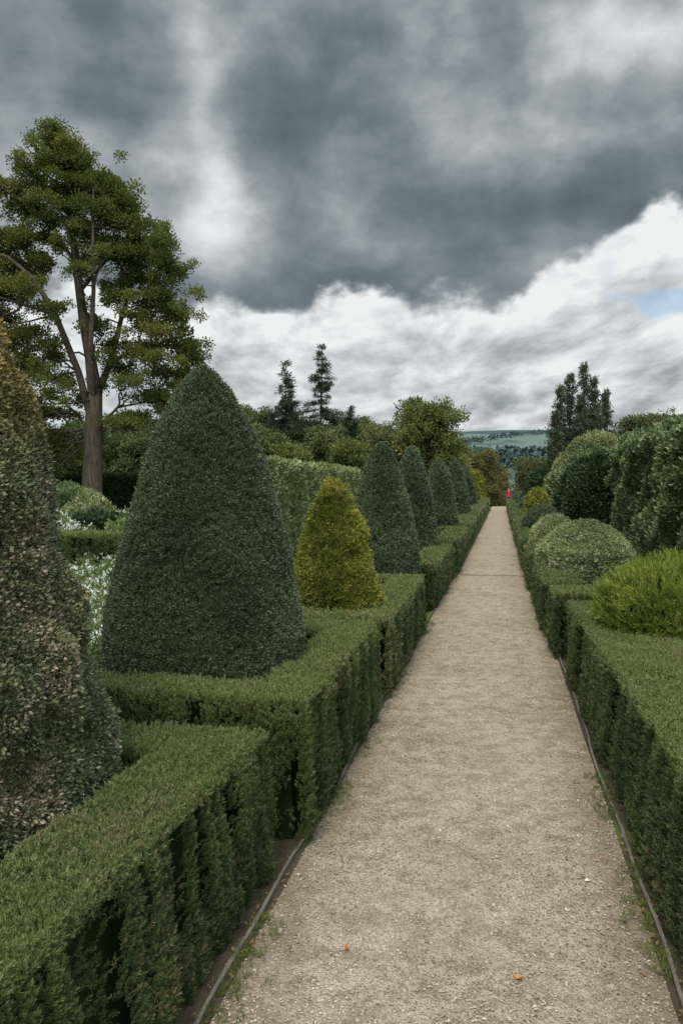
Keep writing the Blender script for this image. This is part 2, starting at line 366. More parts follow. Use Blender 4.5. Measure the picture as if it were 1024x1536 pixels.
revolve('grey_green_shrub',4.2,38,[(0,2),(1.5,2.2),(3.0,1.7),(3.8,.9),(4.2,.05)],150,K_light,size=2.2,frame='w',bump=.35,bsc=1,seed=44,lump=.4,core_in=.4)
revolve('dark_laurel_shrub',2.9,44,[(0,1.2),(1.2,1.4),(2.4,1.0),(3.0,.5),(3.3,.05)],200,K_dark,size=2,frame='w',bump=.3,bsc=1,seed=45,lump=.3,core_in=.3)
hedge('box_hedge',[(-12.5,16.3),(-8.2,16.3),(-8.2,17.2),(-12.5,17.2)],.80,600,K_yewf,size=1.8,seed=51)
hedge('laurel_hedge',[(-27,37.4),(-18,37.4),(-18,38.8),(-27,38.8)],2.15,140,K_dark,size=2.2,seed=52,ins=.15)
hedge('beech_hedge',[(-5.6,14.8),(-4.3,14.8),(-4.95,28),(-6.3,28)],2.36,360,K_light,size=1.25,seed=53,ins=.15,groove=.06,gf=2,wob=.04,cut=-9)

# ---------------------------------------------------------------- tubes / trees
def tube(V,F,pts,rad,S=8):
    pts=np.array(pts,float); o=len(V); n=len(pts)
    for i in range(n):
        t=pts[min(i+1,n-1)]-pts[max(i-1,0)]; t/=np.linalg.norm(t)+1e-9
        a=np.cross(t,[.3,.9,.1]); a/=np.linalg.norm(a)+1e-9; b=np.cross(t,a)
        for j in range(S):
            an=2*np.pi*j/S; V.append(tuple(pts[i]+rad[i]*(a*math.cos(an)+b*math.sin(an))))
    for i in range(n-1):
        for j in range(S): F.append((o+i*S+j,o+i*S+(j+1)%S,o+(i+1)*S+(j+1)%S,o+(i+1)*S+j))
def curve(a,b,sag=.1,n=6,w=.05):
    a=np.array(a,float);b=np.array(b,float);L=np.linalg.norm(b-a);t=np.linspace(0,1,n)[:,None]
    p=a+(b-a)*t; p[:,2]-=(sag*L*np.sin(np.pi*t[:,0])); p[1:-1]+=rng.normal(size=(n-2,3))*L*w
    return p
def pad(c,r,n,shell=.55):
    d=rng.normal(size=(n,3)); d/=np.linalg.norm(d,axis=1,keepdims=True)
    q=rng.random(n)**(shell)
    q=q*(1+.35*fbm(d*2.2+np.array(c)*.7,5,2))
    flat=np.where(d[:,2]<0,.6,1.0)
    p=np.array(c)+d*np.array(r)*q[:,None]*np.c_[np.ones(n),np.ones(n),flat]
    dd=d*.6; dd[:,2]+=.6
    return p,dd

def big_tree():
    s=.03; X0,D0=-11.2,36; c0=np.array([*C(X0,D0),0])
    W=lambda x,y,b=0: c0+EX*(x-140)*s+EY*b+np.array([0,0,2+(723-y)*s])
    V=[];F=[]
    tr=[W(138,792),W(139,755),W(141,700),W(143,640),W(146,590),W(140,540),W(130,480),W(120,400),W(112,330),W(106,265),W(103,225)]
    tube(V,F,tr,[.60,.48,.43,.40,.33,.25,.22,.17,.12,.07,.03],12)
    trn=np.array(tr)
    def limb(pts,r0,r1): 
        P=np.array([W(*p) for p in pts]); k=np.linspace(0,1,len(P)); tube(V,F,P,r0+(r1-r0)*k,7); return P
    nodes=[trn[3:]]
    for L in [([(143,640,0),(125,560,-.3),(98,480,-.8),(70,430,-1),(35,400,-1),(-5,385,-1)],.18,.05),
              ([(98,480,-.8),(60,470,-1.5),(20,460,-2)],.09,.03),
              ([(146,600,0),(165,540,.6),(178,470,1),(195,410,1.2),(212,370,1.2)],.17,.04),
              ([(146,610,0),(150,540,-1),(160,450,-1.4),(160,360,-1.4),(158,300,-1)],.15,.03),
              ([(165,540,.6),(200,520,1.3),(245,500,1.8),(280,490,2)],.09,.03),
              ([(120,400,0),(90,350,-.5),(55,320,-1),(25,300,-1)],.09,.02),
              ([(125,440,0),(160,380,1),(190,340,1.5),(215,325,1.8)],.10,.02),
              ([(143,650,0),(175,610,.5),(215,600,1),(255,575,1)],.08,.02),
              ([(142,660,0),(110,620,1),(80,600,1.8),(40,600,2.2)],.08,.02)]:
        nodes.append(limb(*L))
    nod=np.concatenate(nodes)
    pads=[(98,208,16,10),(116,226,20,10),(84,240,18,10),(102,260,30,11),(136,250,20,10),(62,268,22,9),(156,272,20,11),(34,286,22,9),(132,288,32,12),(92,296,28,11),(180,300,24,12),(50,318,30,10),(206,325,24,12),(162,320,30,12),(122,330,28,10),
     (200,350,32,12),(150,352,28,11),(88,346,28,10),(16,356,24,12),(240,362,20,12),(55,368,22,9),(-10,378,32,14),(222,384,34,12),(178,382,26,10),(120,378,20,9),(30,398,24,9),(256,402,20,12),(80,406,18,8),(206,414,32,11),(150,418,18,9),(-20,418,34,14),
     (18,440,34,11),(240,442,32,12),(182,450,26,9),(62,452,20,9),(266,472,20,11),(-8,474,34,12),(220,480,34,10),(112,465,14,8),(48,496,26,9),(252,506,32,11),(162,496,16,8),(284,524,16,12),(8,514,32,11),(210,520,26,9),(84,522,20,8),(40,544,32,11),(172,548,16,7),(242,544,34,10),
     (274,560,20,9),(78,566,24,9),(5,574,36,12),(212,578,28,8),(108,594,18,7),(56,608,34,10),(246,598,26,7),(205,626,34,6),(15,634,40,16),(68,658,36,16),(-45,450,30,18),(-45,540,40,20),(-35,610,40,20),(75,690,36,16),(36,680,30,16),(260,620,22,6)]
    PP=[];DD=[]
    for (x,y,rx,ry) in pads:
        rad=min(1,max(.15,1-abs(x-130)/170))*min(1,max(.12,(y-190)/200)); b=rng.uniform(-3.2,3.2)*rad
        for rep in range(2):
            bb=b if rep==0 else -b*.8+rng.normal()*.5*rad
            cx=x+(0 if rep==0 else rng.normal()*12); cyy=y+(0 if rep==0 else abs(rng.normal())*9+4); sc=1 if rep==0 else .75
            c=W(cx,cyy,bb); r=np.array([rx*s*sc,rx*s*sc,ry*s*1.15*sc])
            n=int(18+rx*ry*.17*sc)
            p,d=pad(c,r,n); PP.append(p);DD.append(d)
            for _ in range(5):
                c2=c+rng.normal(size=3)*np.array([rx*s*.85,rx*s*.85,ry*s*.95]); p,d=pad(c2,r*.36,int(n*.13)+3); PP.append(p);DD.append(d)
            cand=nod[nod[:,2]<c[2]+.3]
            if not len(cand): cand=trn[3:4]
            k=np.argmin(np.linalg.norm(cand-c,axis=1)); a=cand[k]
            tube(V,F,curve(a,c+np.array([0,0,-.1]),.06),np.linspace(.055,.012,6),5)
            for _ in range(3):
                e=c+rng.normal(size=3)*r*.6; tube(V,F,curve(c,e,.05,4),np.linspace(.018,.008,4),3)
    P=np.concatenate(PP);Dn=np.concatenate(DD)
    build('tall_oak_tree',V,F,M_bark,[(K_tree,P,jit(Dn,.5),rs(len(P),.55,1.15))],smooth=True)
big_tree()

def blobtree(V,F,PP,DD,X,D,H,R,zb,npad,npp,seed,rz=.5,z0=0,trunk=.02,shape='round'):
    r=np.random.default_rng(seed); c0=np.array([*C(X,D),z0])
    top=c0+np.array([0,0,H*.92]); tube(V,F,curve(c0,top,0,6,.012),np.linspace(H*trunk,H*.003,6),6)
    for k in range(npad):
        t=(k+.5)/npad; z=zb+(H-zb)*t
        if shape=='round': w=math.sqrt(max(0.02,1-((t-.42)/.62)**2))
        elif shape=='col': w=(1-t)**.45*min(1,.5+t*2.5)
        az=k*2.4+r.normal()*.4; q=r.uniform(.35,.8)*w*R
        c=c0+np.array([math.cos(az)*q,math.sin(az)*q,z-(.1*H if shape=='round' and t>.9 else 0)]); pr=R*(.30+.16*r.random())*(.65+.45*w)
        p,d=pad(c,[pr,pr,pr*(rz+.25) if shape=='round' else pr*1.6],npp); PP.append(p);DD.append(d)
        st=c0+np.array([0,0,max(zb*.6,z-.35*(H-zb)*(.4+q/R))]); tube(V,F,curve(st,c,.02,4),np.linspace(H*trunk*.3,.02,4),4)
def onetree(name,K,bark,X,D,H,R,zb,npad,npp,seed,size=1,**k):
    V=[];F=[];PP=[];DD=[]; blobtree(V,F,PP,DD,X,D,H,R,zb,npad,npp,seed,**k)
    P=np.concatenate(PP);Dn=np.concatenate(DD); build(name,V,F,bark,[(K,P,jit(Dn,.5),rs(len(P),.7,1.2)*size)],smooth=True)
onetree('lime_tree',K_wood2,M_barkd,5.6,52,7.4,2.5,1.2,34,70,61,size=.62)
onetree('lime_tree',K_wood2,M_barkd,9.2,68,5.6,1.7,.8,18,60,62,size=.8)
onetree('copper_beech_tree',K_russet,M_barkd,12.8,74,5.1,2.7,.1,30,60,63,size=.7,z0=-.3)
onetree('copper_beech_tree',K_russet,M_barkd,15.4,82,4.6,2.2,.1,20,60,64,size=.7,z0=-.6)
onetree('hawthorn_tree',K_wood1,M_barkd,21,88,5.2,2.7,.2,26,60,65,size=.6,z0=-.8)
for i,(X,D,H,R) in enumerate([(21.2,78,11.6,1.1),(22.4,79,12.9,1.1),(23.5,78,13.8,1.15),(24.6,78.5,12.4,1.1),(25.6,78,11.2,1.1),(20.5,77,9.0,1.0),(23.0,77,10.5,1.4),(24.3,77,9.6,1.4)]):
    onetree('poplar_tree',K_pop,M_barkd,X,D,H,R,.6,30,20,70+i,size=.58,shape='col',z0=-.5,trunk=.010)
onetree('oak_tree',K_wood1,M_barkd,28.5,75,8.6,3.2,.8,30,55,75,size=.6)
onetree('oak_tree',K_wood1,M_barkd,34,78,8.2,3.6,.8,28,55,76,size=.65)
onetree('oak_tree',K_wood2,M_barkd,23.5,64,5.2,2.6,.4,24,55,77,size=.7)
onetree('holly_tree',K_dark,M_barkd,15.2,46,4.4,1.7,.2,20,90,78,size=2.2)
def conifer(name,X,D,H,R,seed,z0=0,nl=22):
    r=np.random.default_rng(seed); V=[];F=[];c0=np.array([*C(X,D),z0]); P=[];Dn=[]
    lean=r.normal(size=2)*.012
    tube(V,F,[c0+np.array([lean[0]*z,lean[1]*z,z]) for z in np.linspace(0,H,8)],np.linspace(H*.013,.02,8),7)
    for k in range(nl):
        t=k/(nl-1); z=H*(.2+.79*t); L=R*(1-t)**.85*(.4+.95*r.random())+.10
        for j in range(5 if t<.9 else 2):
            if r.random()<.12: continue
            az=r.random()*6.28; l=L*(.55+.6*r.random()); dr=-.12-.3*(1-t)
            e=np.array([math.cos(az)*l,math.sin(az)*l,l*dr+.12*l]); a=c0+np.array([lean[0]*z,lean[1]*z,z])
            tube(V,F,curve(a,a+e,.05,4,.02),np.linspace(.05,.012,4),4)
            m=int(4+l*8); q=r.random(m)**.8; p=a+e*q[:,None]+r.normal(size=(m,3))*np.array([.10,.10,.03])*(.4+l*.35); P.append(p)
            d=np.tile(e/np.linalg.norm(e),(m,1)); d[:,2]+=.1; Dn.append(d)
    P=np.concatenate(P);Dn=np.concatenate(Dn); build(name,V,F,M_barkd,[(K_conif,P,jit(Dn,.3),rs(len(P),.6,1.1))],smooth=True)
conifer('pine_tree',-4.25,60,10.9,2.1,81); conifer('spruce_tree',-1.7,60,12.2,2.7,82)
conifer('spruce_tree',.9,68,8.3,2.2,84)

def woods(name,K,specs,size,npp=46,npad=16,seed=90,bark=M_barkd):
    V=[];F=[];PP=[];DD=[]
    for i,(X,D,H,R) in enumerate(specs): blobtree(V,F,PP,DD,X,D,H,R,H*.06,npad,npp,seed+i,trunk=.014)
    P=np.concatenate(PP);Dn=np.concatenate(DD); build(name,V,F,bark,[(K,P,jit(Dn,.5),rs(len(P),.7,1.25)*size)],smooth=True)
sp=[]
r_=np.random.default_rng(5)
sky=[(-.62,.10),(-.43,.075),(-.38,.06),(-.33,.07),(-.28,.08),(-.24,.08),(-.20,.085),(-.15,.095),(-.11,.11),(-.085,.10),(-.06,.09),(-.02,.09),(.01,.10),(.04,.09),(.07,.09),(.10,.08),(.12,.05)]
for D in (70,84,100):
    for a in np.arange(-.75,.125,.042):
        e=np.interp(a,[s[0] for s in sky],[s[1] for s in sky])*(1-(.25 if D==70 else .1 if D==84 else 0))
        X=(a+r_.normal()*.01)*D; H=2+e*D*(.70+.45*r_.random()); sp.append((X,D+r_.normal()*3,H,H*(.28+.16*r_.random())))
woods('woodland_trees',K_wood1,sp[::2]+sp[1::4],.62,npp=56)
woods('woodland_trees',K_wood2,sp[3::4],.8,npp=56,seed=150)
sp=[]
for a in np.arange(.29,.8,.05):
    for D in (95,120):
        X=a*D; H=2+(.045+.02*r_.random())*D; sp.append((X,D+r_.normal()*3,H,H*.42))
woods('woodland_trees',K_wood1,sp,.8,seed=200)
sp=[(-16.5,50,5.8,2.4),(-13,52,5.0,2.4),(-19.5,48,7.0,2.8),(-23,50,8,3.4),(-10.8,50,5.2,2.0),(-9.2,46,4.2,1.7),(-27,46,8,3)]
woods('woodland_edge_trees',K_wood1,sp,.5,npp=65,npad=20,seed=300)
sp=[(-7.4,44,4.4,1.5),(-5.0,50,5.3,1.8),(-3.0,48,4.2,1.6),(-1.2,52,5.6,1.7),(.6,48,4.6,1.5),(2.4,52,5.6,1.7)]
woods('woodland_edge_trees',K_wood2,sp[::2],.6,npp=65,npad=20,seed=320)
woods('woodland_edge_trees',K_wood1,sp[1::2],.5,npp=65,npad=20,seed=330)

def bed(name,regions,kinds):
    sc=[]
    for (K,n,hmin,hmax,size) in kinds:
        P=[]
        for (X0,X1,D0,D1,hs) in regions:
            X=rng.uniform(X0,X1,n); D=rng.uniform(D0,D1,n)
            w=np.c_[CY*X-SY*D,SY*X+CY*D]
            hh=(.55+.45*fbm(np.c_[w*.9,np.zeros(n)],17,3))*hs
            z=hh*rng.uniform(hmin,hmax,n); P.append(np.c_[w,z])
        P=np.concatenate(P); d=np.zeros_like(P); d[:,2]=1; sc.append((K,P,jit(d,.45),rs(len(P))*size))
    return build(name,[],[],M_core,sc)
bed('flower_bed_plants',[(-3.6,-1.9,7.2,11.5,.8),(-7.2,-3.4,9.5,16.5,.7)],[(K_bed,4000,.1,1.0,.6),(K_flow,900,.9,1.2,.8)])
bed('flower_bed_plants',[(-11,-6,19.5,30,1.25),(-16,-10.5,20,34,1.2)],[(K_bed,3600,.2,1.0,1.1),(K_light,2600,.5,1.1,1.3),(K_flow,1500,.95,1.15,1.4)])
bed('flower_bed_plants',[(-5.5,-1.0,18,34,1.6)],[(K_bed,2000,.3,1.0,1.4),(K_light,700,.5,1.1,1.6)])
bed('flower_bed_plants',[(3.6,5.4,7.0,10.5,.75),(4.6,5.7,11,20,.8)],[(K_bed,900,.1,1.0,.9)])
for i,(X,D,r,h) in enumerate([(-8.6,27,1.0,1.5),(-10.5,31,1.3,1.9),(-6.6,22,.8,1.2),(-12.8,30,1.2,1.7),(-5.4,25,.9,1.5),(-3.6,29,1.2,2.2)]):
    revolve('rounded_garden_shrub',X,D,[(0,r*.8),(h*.4,r),(h*.75,r*.75),(h,.03)],220,[K_light,K_ivy,K_dark][i%3],size=1.6,bump=.2,bsc=1.5,lump=.2,core_in=.2,seed=400+i,extra=[(K_flow,120,2.0,.03)] if i%2==0 else None)

# ---------------------------------------------------------------- ground
def gh(x,y):
    d=np.hypot(x,y)
    z=-ss(y,62,102)*1.2
    z=z+ss(d,150,360)*12-ss(d,400,520)*5+ss(d,480,1150)*66
    n=fbm(np.c_[np.ravel(x)/260,np.ravel(y)/260,np.zeros(np.size(x))],33,3).reshape(np.shape(x))
    return z+n*ss(d,200,900)*14
rad=np.concatenate([np.linspace(0,60,16)[1:],np.linspace(66,200,20),np.geomspace(210,3500,60)])
A=128; th=np.arange(A)*2*np.pi/A
X=rad[:,None]*np.cos(th);Y=rad[:,None]*np.sin(th);Z=gh(X,Y)
V=[(0,0,0)]+list(zip(X.ravel(),Y.ravel(),Z.ravel())); F=[(0,1+j,1+(j+1)%A) for j in range(A)]
for i in range(len(rad)-1):
    for j in range(A): F.append((1+i*A+j,1+(i+1)*A+j,1+(i+1)*A+(j+1)%A,1+i*A+(j+1)%A))
m,nt=newmat('ground'); g=N(nt)
pos=g.node('ShaderNodeNewGeometry').outputs['Position']
ln=g.node('ShaderNodeVectorMath',operation='LENGTH'); nt.links.new(pos,ln.inputs[0]); dist=ln.outputs['Value']
soil=g.mix(g.noise(pos,9,3,.7),(.04,.03,.02),(.10,.078,.055))
grs=g.mix(g.noise(pos,1.5,3,.6),(.05,.08,.02),(.12,.15,.04))
near=g.mix(g.sstep(g.m('ADD',g.noise(pos,.6,2,.6),g.m('MULTIPLY',dist,.012)),.58,.72),soil,grs)
vo=g.node('ShaderNodeTexVoronoi'); vo.inputs['Scale'].default_value=.005; nt.links.new(pos,vo.inputs['Vector'])
sepc=g.node('ShaderNodeSeparateColor'); nt.links.new(vo.outputs['Color'],sepc.inputs[0])
fld_hazed=g.mix(sepc.outputs[0],(.105,.145,.125),(.15,.19,.155))  # haze painted into the far field colours as muted blue-green
fld_hazed=g.mix(g.sstep(g.noise(pos,.005,4,.6),.50,.56),fld_hazed,(.06,.088,.09))
col=g.mix(g.sstep(dist,140,260),near,fld_hazed)
b=g.node('ShaderNodeBsdfDiffuse'); g.put(b.inputs[0],col)
bp=g.node('ShaderNodeBump'); bp.inputs['Strength'].default_value=.6; bp.inputs['Distance'].default_value=.03; nt.links.new(g.noise(pos,25,3,.7),bp.inputs['Height']); nt.links.new(bp.outputs[0],b.inputs['Normal'])
o=g.node('ShaderNodeOutputMaterial'); nt.links.new(b.outputs[0],o.inputs[0])
build('ground',V,F,m,smooth=True)
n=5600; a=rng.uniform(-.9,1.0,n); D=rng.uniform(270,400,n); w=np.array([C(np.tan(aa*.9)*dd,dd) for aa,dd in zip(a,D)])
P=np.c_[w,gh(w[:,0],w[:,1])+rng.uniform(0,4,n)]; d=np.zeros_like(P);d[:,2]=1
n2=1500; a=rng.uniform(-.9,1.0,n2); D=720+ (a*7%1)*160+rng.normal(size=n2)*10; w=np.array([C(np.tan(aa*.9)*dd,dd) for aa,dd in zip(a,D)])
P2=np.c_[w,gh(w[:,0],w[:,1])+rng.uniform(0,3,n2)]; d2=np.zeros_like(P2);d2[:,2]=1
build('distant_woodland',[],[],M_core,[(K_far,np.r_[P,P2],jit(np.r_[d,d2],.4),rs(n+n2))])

# ---------------------------------------------------------------- gravel path
m,nt=newmat('gravel'); g=N(nt)
pos=g.node('ShaderNodeNewGeometry').outputs['Position']
v1=g.node('ShaderNodeTexVoronoi'); v1.inputs['Scale'].default_value=120; nt.links.new(pos,v1.inputs['Vector'])
v2=g.node('ShaderNodeTexVoronoi'); v2.inputs['Scale'].default_value=240; nt.links.new(pos,v2.inputs['Vector'])
s1=g.node('ShaderNodeSeparateColor'); nt.links.new(v1.outputs['Color'],s1.inputs[0])
s2=g.node('ShaderNodeSeparateColor'); nt.links.new(v2.outputs['Color'],s2.inputs[0])
peb=g.mix(s1.outputs[0],(.20,.155,.11),(.52,.425,.32)); peb=g.mix(g.m('MULTIPLY',s2.outputs[1],.5),peb,(.37,.295,.22))
big_=g.noise(pos,1.1,4,.6); mid=g.noise(pos,7,4,.7)
col=g.mix(g.sstep(mid,.38,.68),peb,g.mix(1,peb,(.66,.63,.59),'MULTIPLY'))
col=g.mix(g.m('MULTIPLY',g.sstep(big_,.45,.72),.6),col,g.mix(1,col,(.74,.71,.66),'MULTIPLY'))
sp_=g.node('ShaderNodeSeparateXYZ'); nt.links.new(pos,sp_.inputs[0])
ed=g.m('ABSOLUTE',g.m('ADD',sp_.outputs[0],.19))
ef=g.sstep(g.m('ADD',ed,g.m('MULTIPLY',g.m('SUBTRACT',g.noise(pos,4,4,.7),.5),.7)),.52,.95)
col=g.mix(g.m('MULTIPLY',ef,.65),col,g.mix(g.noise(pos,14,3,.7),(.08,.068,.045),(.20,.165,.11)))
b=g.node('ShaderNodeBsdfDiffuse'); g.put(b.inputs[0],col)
bp=g.node('ShaderNodeBump'); bp.inputs['Strength'].default_value=.9; bp.inputs['Distance'].default_value=.007
hgt=g.m('SUBTRACT',g.m('MULTIPLY',mid,1.2),v1.outputs['Distance'])
nt.links.new(hgt,bp.inputs['Height']); nt.links.new(bp.outputs[0],b.inputs['Normal'])
o=g.node('ShaderNodeOutputMaterial'); nt.links.new(b.outputs[0],o.inputs[0]); M_gravel=m
def pe(u):
    l=np.interp(u,[0,16.9,17.6,60,95],[-1.05,-.96,-.88,-.70,-.70]); r=np.interp(u,[0,9,16.9,17.6,60,95],[.667,.64,.54,.50,.48,.48]); return l,r
U=np.concatenate([np.arange(-2,20,.12),np.arange(20,96,1.5)]); NX=16; V=[];F=[]
for u in U:
    l,r=pe(u)
    for k in range(NX+1):
        x=l+(r-l)*k/NX; z=.006+.012*(1-(2*k/NX-1)**2)+.005*float(vn(np.array([[x*2.2,u*1.4,0]]),3)[0]) if u<20 else .012+float(gh(np.array(x),np.array(u)))
        V.append((x,u,max(z,.005) if u<60 else z+.02))
for i in range(len(U)-1):
    for k in range(NX): a=i*(NX+1)+k; F.append((a,a+1,a+NX+2,a+NX+1))
def stone(name,mat,seed):
    r=np.random.default_rng(seed); bm_v=[(0,0,.5),(0,0,-.4)]; 
    for k in range(6): an=k*math.pi/3+r.normal()*.15; q=.5+.25*r.random(); bm_v.append((math.cos(an)*q*1.2,math.sin(an)*q*.85,r.normal()*.08))
    f=[]
    for k in range(6): f+=[(0,2+k,2+(k+1)%6),(1,2+(k+1)%6,2+k)]
    me=bpy.data.meshes.new(name); me.from_pydata(bm_v,[],f); me.materials.append(mat); return bpy.data.objects.new(name,me)
mm,nt=newmat('pebble_stone'); g=N(nt); at=g.node('ShaderNodeAttribute',attribute_type='GEOMETRY',attribute_name='var'); sx=g.node('ShaderNodeSeparateXYZ'); nt.links.new(at.outputs['Vector'],sx.inputs[0])
b=g.node('ShaderNodeBsdfDiffuse'); cr=g.node('ShaderNodeValToRGB'); e=cr.color_ramp.elements; e[0].color=(.13,.105,.08,1); e[1].color=(.58,.50,.40,1); x_=e.new(.55); x_.color=(.34,.275,.205,1)
nt.links.new(sx.outputs[0],cr.inputs[0]); nt.links.new(cr.outputs[0],b.inputs[0]); o=g.node('ShaderNodeOutputMaterial'); nt.links.new(b.outputs[0],o.inputs[0])
K_peb=bpy.data.collections.new('pebble_stones'); CP[K_peb.name]=(9,1,.5,(0,1),.35)
for s in range(5): K_peb.objects.link(stone('pebble',mm,s))
n=44000; u=1.8+(rng.random(n)**1.7)*10; l,r=pe(u); t=rng.random(n); P=np.c_[l+(r-l)*t,u,.010+.012*(1-(2*t-1)**2)]; d=np.zeros_like(P); d[:,2]=1
build('gravel_path',V,F,M_gravel,[(K_peb,P,jit(d,.3),rng.gamma(2.6,.0015,n)+.002)],smooth=True)
def edging(name,side):
    V=[];F=[]; us=np.arange(-1,59,.25)
    for i,u in enumerate(us):
        l,r=pe(u); x=(l-.03 if side<0 else r+.03)+.012*math.sin(u*1.7+side)+.006*math.sin(u*4.1); w=.008; h=.024+.008*math.sin(u*2.3)+.006*math.sin(u*7)
        V+=[(x-w,u,-.02),(x+w,u,-.02),(x+w,u,h),(x-w,u,h)]
        if i: 
            a=(i-1)*4
            for k in range(4): F.append((a+k,a+(k+1)%4,a+4+(k+1)%4,a+4+k))
    build(name,V,F,M_wood)
edging('timber_edging',-1); edging('timber_edging',1)
V=[(-.86,17.2,0),(.50,17.2,0),(.50,17.25,0),(-.86,17.25,0)]; V+= [(a,b_,.024) for a,b_,c in V]
build('timber_path_sill',V,[(0,1,5,4),(1,2,6,5),(2,3,7,6),(3,0,4,7),(4,5,6,7)],M_wood)
n=4600; u=1.5+rng.random(n)**1.4*18; l,r=pe(u); side=rng.random(n)<.5
off=np.abs(rng.normal(size=n))*.05; ok=fbm(np.c_[u*1.3,side*5.0,u*0],71,3)>.0
x=np.where(side,l-.05+off*1.4,r+.05-off*1.4); P=np.c_[x,u,np.full(n,.01)][ok]; d=np.zeros_like(P);d[:,2]=1
build('grass_tufts',[],[],M_core,[(K_grass,P,jit(d,.4),rs(len(P),.3,.8))])
M_litter=leaf_mat('dry_leaf',(.14,.09,.045),(.30,.17,.08),trans=0)
K_lit=coll('dry_leaf',M_litter,3,n=2,L=.002,ll=.022,lw=.013,ang=1.5,stem=False)
n=900; u=1.8+rng.random(n)**1.3*9; l,r=pe(u); side=rng.random(n)<.5; off=np.abs(rng.normal(size=n))*.11-.09
x=np.where(side,l+off,r-off); P=np.c_[x,u,np.full(n,.018)]; d=np.zeros_like(P);d[:,2]=1
build('leaf_litter',[],[],M_core,[(K_lit,P,jit(d,.2),rs(n,.35,1.0))])
def leafobj(name,x,y,rot,s,mat):
    V=[];F=[]; nn=9
    for i in range(nn):
        t=i/(nn-1); w=math.sin(math.pi*t**.8)*.32*s; yy=(t-.5)*s; z=.028+.012*math.cos(t*5)*s/.05*.4
        for sx in(-1,0,1):
            px,py=sx*w,yy; V.append((x+px*math.cos(rot)-py*math.sin(rot),y+px*math.sin(rot)+py*math.cos(rot),z+abs(sx)*.008))
    for i in range(nn-1):
        for k in range(2): a=i*3+k; F.append((a,a+1,a+4,a+3))
    build(name,V,F,mat,smooth=True)
M_or=simple_mat('orange_leaf',(.35,.12,.03),(.5,.22,.06),20,rough=.6)
a=C(.022,3.31); leafobj('fallen_leaf',a[0],a[1],.3,.034,M_or)
a=C(.70,3.11); leafobj('fallen_leaf',a[0],a[1],1.2,.04,M_or)
a=C(1.22,3.91)
M_wh=simple_mat('pale_stone',(.6,.58,.53),(.75,.73,.68),20)
st=stone('pale_stone',M_wh,3); st.scale=(.022,.022,.02); st.location=(a[0],a[1],.022); SC.collection.objects.link(st)

# ---------------------------------------------------------------- visitors
def visitor(name,x,y,z,H,top,leg,hair,step,face):
    V=[(0,0,.53),(0,0,.66),(0,0,.80),(0,0,.86),(0,.005,.90),(0,.005,.955),
       (.055,0,.50),(.06,step*.5,.28),(.06,step-.02,.05),(.06,step+.07,.02),
       (-.055,0,.50),(-.06,-step*.4,.28),(-.06,-step-.02,.05),(-.06,-step+.07,.02),
       (.105,0,.80),(.135,-.01,.64),(.13,.05,.50),(.13,.07,.45),(-.105,0,.80),(-.135,-.01,.64),(-.13,.03,.50),(-.13,.05,.45)]
    E=[(0,1),(1,2),(2,3),(3,4),(4,5),(0,6),(6,7),(7,8),(8,9),(0,10),(10,11),(11,12),(12,13),(2,14),(14,15),(15,16),(16,17),(2,18),(18,19),(19,20),(20,21)]
    R=[.075,.07,.08,.032,.05,.05,.05,.034,.022,.018,.05,.034,.022,.018,.035,.025,.018,.016,.035,.025,.018,.016]
    me=bpy.data.meshes.new(name); me.from_pydata([(a*H,b_*H,c*H) for a,b_,c in V],E,[])
    ob=bpy.data.objects.new(name,me); SC.collection.objects.link(ob); ob.location=(x,y,z); ob.rotation_euler[2]=face
    sk=ob.modifiers.new('skin','SKIN'); sk.use_smooth_shade=True
    for i,s in enumerate(me.skin_vertices[0].data): s.radius=(R[i]*H,R[i]*H*.8); s.use_root=(i==0)
    sb=ob.modifiers.new('sub','SUBSURF'); sb.levels=2; sb.render_levels=2
    m,nt=newmat(name+'_clothes'); g=N(nt); tc=g.node('ShaderNodeTexCoord').outputs['Object']
    s=g.node('ShaderNodeSeparateXYZ'); nt.links.new(tc,s.inputs[0]); zz=g.m('DIVIDE',s.outputs[2],H)
    c=g.mix(g.m('GREATER_THAN',zz,.045),(.03,.03,.03),leg); c=g.mix(g.m('GREATER_THAN',zz,.52),c,top); c=g.mix(g.m('GREATER_THAN',zz,.855),c,(.45,.28,.2)); c=g.mix(g.m('GREATER_THAN',g.m('ADD',zz,g.m('MULTIPLY',s.outputs[1],-.25)),.94),c,hair)
    b=g.node('ShaderNodeBsdfPrincipled'); g.put(b.inputs['Base Color'],c); b.inputs['Roughness'].default_value=.8
    o=g.node('ShaderNodeOutputMaterial'); nt.links.new(b.outputs[0],o.inputs[0]); me.materials.append(m)
for (X,D,H,top,leg,hair,st_,fa) in [(14.6,70,1.62,(.40,.03,.04),(.03,.035,.06),(.05,.03,.02),.10,3.1),(15.15,71,1.72,(.04,.04,.06),(.05,.03,.03),(.03,.02,.015),.07,.4)]:
    x,y=C(X,D); visitor('walking_visitor',x,y,float(gh(np.array(x),np.array(y)))+.03,H,top,leg,hair,st_,fa)

